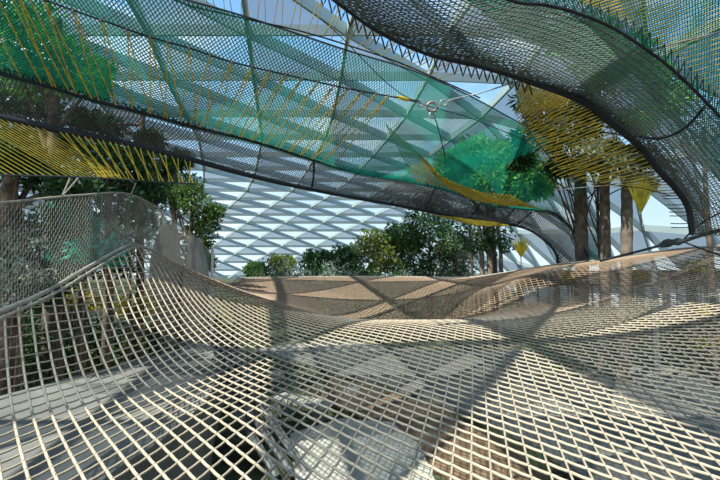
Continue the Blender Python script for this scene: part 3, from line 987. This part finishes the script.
ltree(-7.6, 17.5, [(185, 185, 0, .7), (160, 180, .3, .7), (40, 140, 0, .9), (80, 145, 0, .9), (120, 155, 0, .8), (0, 140, 0, .9), (165, 168, 0, .5), (200, 235, .2, .7), (190, 265, .3, .7), (140, 205, 0, .8)], 3600, .2, 'leaf', 'dark tree behind the sunlit one at the right end of the safety net', r=.14)
ltree(-8.6, 11.9, [(0, 20, 0, 1.0), (30, 10, .3, .9), (20, 50, 0, 1.0), (55, 45, .3, .8), (75, 62, .2, .8), (5, 75, 0, .9), (60, 80, .2, .7), (95, 85, .1, .5), (40, 80, .2, .7), (-25, 40, .2, 1.0), (100, 70, .2, .35)], 3300, .22, 'leafemerald', 'tall green tree behind the green net in the upper left corner', r=.2)
ltree(-7.0, 13.6, [(-20, 100, 0, .8), (20, 105, 0, .6), (50, 112, .2, .55), (85, 120, .1, .5), (110, 128, .2, .45), (0, 130, .3, .7), (150, 140, .2, .45), (60, 140, .3, .6), (180, 160, .3, .4)], 3600, .2, 'leaf', 'dark tree whose crown fills the view behind the left end of the ribbon', r=.15)
tree('leafy_tree', 12.7, 15.6, CZ + 5, [(P(x, y, 15.2)[0] - 12.7, dy - .4, P(x, y, 15.2)[2], r) for x, y, dy, r in
     [(570, 40, 0, .7), (600, 30, .3, .8), (625, 55, 0, .9), (650, 75, .2, .8), (665, 100, 0, .8), (610, 75, .3, .7), (640, 120, .2, .6), (590, 60, 0, .6)]],
     2300, .3, M['leafemerald'], 'green tree blurred behind the arching tunnel net at upper right', r=.12)
# bluish leafed plants seen through the safety net
for (px, py, Yd, lab) in ((58, 214, 10.8, 'blue green leaf clump high behind the safety net, nearer the left'), (80, 220, 10.5, 'blue green leaf clump behind the safety net, top right one'),
                          (62, 250, 10.2, 'blue green leaf clump low behind the safety net, lower left one'), (84, 248, 10.0, 'largest blue green leaf clump low behind the safety net'), (108, 250, 10.4, 'small blue green leaf clump beside the peak of the bouncing net')):
    c = P(px, py, Yd)
    e = empty('leafy_plant', (c[0], c[1], 0), lab, 'plant')
    st = MB()
    for q in range(4):
        st.tube(smooth_line([(c[0] + .05 * q, c[1], -.02), (c[0] + .02, c[1] + .05 * q, c[2] * .6), (c[0] + .15 * math.cos(q * 1.6), c[1] + .1 * math.sin(q * 1.6), c[2])], 7), .018, 4)
    st.build('stems', M['bark'], e)
    leaves(MB(), [(c[0], c[1], c[2], .32), (c[0] + .15, c[1], c[2] - .12, .25)], 300, .2, .45).build('foliage', M['leafteal'], e)
for (px, py, Yd, lab) in ((15, 240, 9.4, 'pale leafed plant at the left edge behind the safety net'), (60, 262, 10.6, 'pale leafed plant low behind the safety net centre'), (20, 272, 9.2, 'pale leafed plant low at the left edge behind the safety net'), (130, 232, 12, 'olive plant close behind the peak of the bouncing net')):
    c = P(px, py, Yd)
    e = empty('leafy_plant', (c[0], c[1], 0), lab, 'plant')
    st = MB()
    for q in range(4):
        st.tube(smooth_line([(c[0] + .05 * q, c[1], -.02), (c[0], c[1] + .05 * q, c[2] * .6), (c[0] + .2 * math.cos(q * 1.6), c[1] + .1 * math.sin(q * 1.6), c[2])], 7), .018, 4)
    st.build('stems', M['bark'], e)
    leaves(MB(), [(c[0], c[1], c[2], .4), (c[0] + .4, c[1], c[2] - .1, .3), (c[0] - .4, c[1], c[2] + .05, .3), (c[0], c[1], c[2] - .5, .5)], 420, .12, .4).build('foliage', M['leaf4'], e)

# undergrowth below the left of the net and yellow shrubs
for k, (px, py, Yd, lm_, lab) in enumerate([
        (78, 300, 12.5, 'leafyellow', 'yellow leafed shrub seen through the net left of the hump'), (133, 304, 13.5, 'leafyellow', 'smaller yellow leafed shrub seen through the net under the hump'),
        (20, 340, 11.5, 'leaf', 'dark low shrub seen through the net at the left edge'), (60, 345, 12.5, 'leaf2', 'mid green shrub seen through the net beside the terrace'),
        (110, 335, 14, 'leaf', 'dark shrub under the net behind the grey terrace'), (160, 330, 15, 'leaf4', 'grey leafed shrub under the net behind the grey terrace'),
        (40, 315, 13, 'leaf', 'dark shrub under the border rope at left'), (190, 322, 17, 'leaf', 'dark shrub beside the hose bundle, under the net'),
        (560, 325, 18, 'leaf2', 'green shrub under the net, left of the palm trunks'), (610, 325, 19, 'leaf', 'dark green shrub under the net between the palm trunks'),
        (660, 322, 19, 'leaf2', 'green shrub under the net, right of the palm trunks'), (700, 322, 18, 'leaf', 'dark shrub under the net at the right edge'),
        (575, 274, 19, 'leafyellow', 'shrub-like stand-in for yellow lacing cords behind the thick grey palm trunk'), (633, 273, 18.5, 'leafyellow', 'shrub-like stand-in for yellow lacing cords right of the palm trunks at the net edge'), (700, 265, 17, 'leafyellow', 'yellow shrub at the net edge at far right')]):  # yellow shrubs beside the palm trunks stand in for lacing cords
    c = P(px, py, Yd)
    rr = .9 if lm_ != 'leafyellow' else .38
    e = empty('shrub', (c[0], c[1], 0), lab, 'shrub')
    st = MB()
    for q in range(6):
        st.tube([(c[0], c[1], -.02), (c[0] + math.cos(q) * rr * .5, c[1] + math.sin(q) * rr * .5, c[2])], .022, 4)
    st.build('stems', M['bark'], e)
    cs = [(c[0], c[1], c[2], rr), (c[0] + rr, c[1] + .2, c[2] - .3 * rr, rr * .8), (c[0] - rr, c[1], c[2] - .2 * rr, rr * .8)]
    cs += [(c[0], c[1], c[2] * .6, rr * 1.1), (c[0] + rr * .6, c[1], c[2] * .35, rr * 1.1), (c[0] - rr * .6, c[1], c[2] * .3, rr)]
    leaves(MB(), cs, 1500 if rr > .5 else 420, .18, .4).build('foliage', M[lm_], e)

# ================================================================ BACKGROUND AND GROUND OBJECTS
# beige boulder wall behind the right end of the safety net
def rock(c, s, label, seed):
    r_ = np.random.default_rng(seed)
    nu, nv = 18, 12
    u = np.linspace(0, 2 * math.pi, nu, endpoint=False); v_ = np.linspace(0.02, math.pi - .02, nv)
    U, V = np.meshgrid(u, v_, indexing='ij')
    k = 1 + .12 * np.sin(3 * U + seed) * np.sin(2 * V) + .08 * np.sin(5 * V + 2 * U) + r_.normal(0, .02, U.shape)
    sq = lambda t: np.sign(t) * np.abs(t) ** .7
    p = np.stack([sq(np.cos(U) * np.sin(V)), sq(np.sin(U) * np.sin(V)), sq(np.cos(V))], -1) * k[..., None] * np.array(s) + np.array(c)
    i, j = np.meshgrid(np.arange(nu), np.arange(nv - 1), indexing='ij')
    a = (i * nv + j).ravel(); b = (((i + 1) % nu) * nv + j).ravel()
    return tag(MB().add(p.reshape(-1, 3), np.stack([a, a + 1, b + 1, b], 1)).build('boulder', M['rock'], smooth=True), label, 'rock')


c = P(172, 236, 15.3)
rock((c[0] - .1, 15.3, c[2] / 2), (.55, .5, c[2] / 2 + .2), 'tall beige boulder behind the peak of the safety net, left one', 3)
c = P(196, 246, 15.1)
rock((c[0], 15.1, c[2] / 2), (.38, .5, c[2] / 2 + .1), 'tall beige boulder by the right end of the safety net', 5)

c = P(212, 282, 14.3)
o = MB().tube([(c[0], 14.3, 0), (c[0], 14.3, P(212, 246, 14.3)[2])], .05, 8).build('support_post', M['white'], smooth=True)
tag(o, 'slim pale post at the right end of the safety net', 'post')

# facade seen through the net on the right
wl = empty('wall_back', (15, 26, 0), kind='structure')
x0, x1, yy = 9.5, 27.0, 26.0
zt_, zw1, zw0 = CZ - .5, CZ - 1.35, CZ - 2.75
MB().box(((x0 + x1) / 2, yy, (zt_ + zw1) / 2), (x1 - x0, .3, zt_ - zw1)).build('upper_wall', M['wall'], wl)
MB().box(((x0 + x1) / 2, yy, zw0 / 2), (x1 - x0, .3, zw0)).build('lower_wall', M['wall'], wl)
k = 0
x = x0
while x < x1 - 1:
    MB().box((x + .15, yy, (zw0 + zw1) / 2), (.3, .3, zw1 - zw0)).build('pier', M['wall'], wl)
    wd = 1.15 if k % 3 else 1.9
    wf = MB().box((x + .3 + wd / 2, yy + .05, zw0 + .04), (wd, .1, .08)).box((x + .3 + wd / 2, yy + .05, zw1 - .04), (wd, .1, .08)).box((x + .3 + wd / 2, yy + .05, (zw0 + zw1) / 2), (.06, .1, zw1 - zw0)).build('window_frame', M['dark'], wl)
    MB().box((x + .3 + wd / 2, yy + .08, (zw0 + zw1) / 2), (wd, .02, zw1 - zw0)).build('pane', M['pane'], wf)
    x += .3 + wd
    k += 1
# posts that carry the net at right
for px, Yd, lab in ((654, 15.5, 'grey steel post under the net, right of the palm trunks'), (692, 17, 'brown steel post under the net at far right'), (548, 19, 'thin pale post at the far net edge left of the palms')):
    c = P(px, 266, Yd)
    e = empty('support_post', (c[0], c[1], 0), lab, 'post')
    MB().tube([(c[0], c[1], .1), (c[0], c[1], c[2])], .10 if px != 548 else .04, 10).build('post', M['cable'] if px != 692 else M['bark'], e, smooth=True)
    MB().box((c[0], c[1], .06), (.4, .4, .12)).build('base_plate', M['cable'], e)

# hose bundle hanging below the net
hz = []
for k in range(9):
    off = np.array(((k % 3) * .16 - .16, (k // 3) * .15, 0))
    e0 = gp(283 + (k % 3) * 9, 480 + 4 * (k // 3)) + off
    a = P(212 + 5 * (k % 3) + 3 * (k // 3), 322, 10.8) + off * .3
    a[2] = min(a[2], CZ - 1.75)
    m_ = gp(238 + 7 * (k % 3), 405, 1.2)
    o = MB().tube(smooth_line([a, (a + m_) / 2 + off * .5, m_ + off, e0 + (0, 0, .08)], 26), .055, 6).build('hose', M['hose'], smooth=True)
    tag(o, 'dark grey hose of the bundle that hangs under the net left of centre', 'hose', 'hoses in the hanging bundle')

# pale stone bench
c = gp(302, 402, .45)
bn = empty('stone_bench', (c[0], c[1], 0), 'pale slatted stone bench seen through the net below the centre', 'bench')
ra = math.radians(-28)
ca, sa = math.cos(ra), math.sin(ra)
for k in range(9):
    q = (k - 4) * .2
    MB().box((c[0] + q * ca, c[1] + q * sa, .48), (.17, .6, .09), ra).build('slat', M['pale'], bn)
for q in (-.65, .65):
    MB().box((c[0] + q * ca, c[1] + q * sa, .215), (.18, .5, .43), ra).build('leg', M['path'], bn)
# big stones around
for k, (px, py, s, lab) in enumerate([(275, 380, .35, 'grey stone behind the stone bench'), (352, 396, .3, 'small grey stone right of the stone bench'), (206, 416, .25, 'small pale stone below the terrace edge')]):
    c = gp(px, py)
    rock((c[0], c[1], s * .4), (s, s * .8, s * .55), lab, 10 + k)
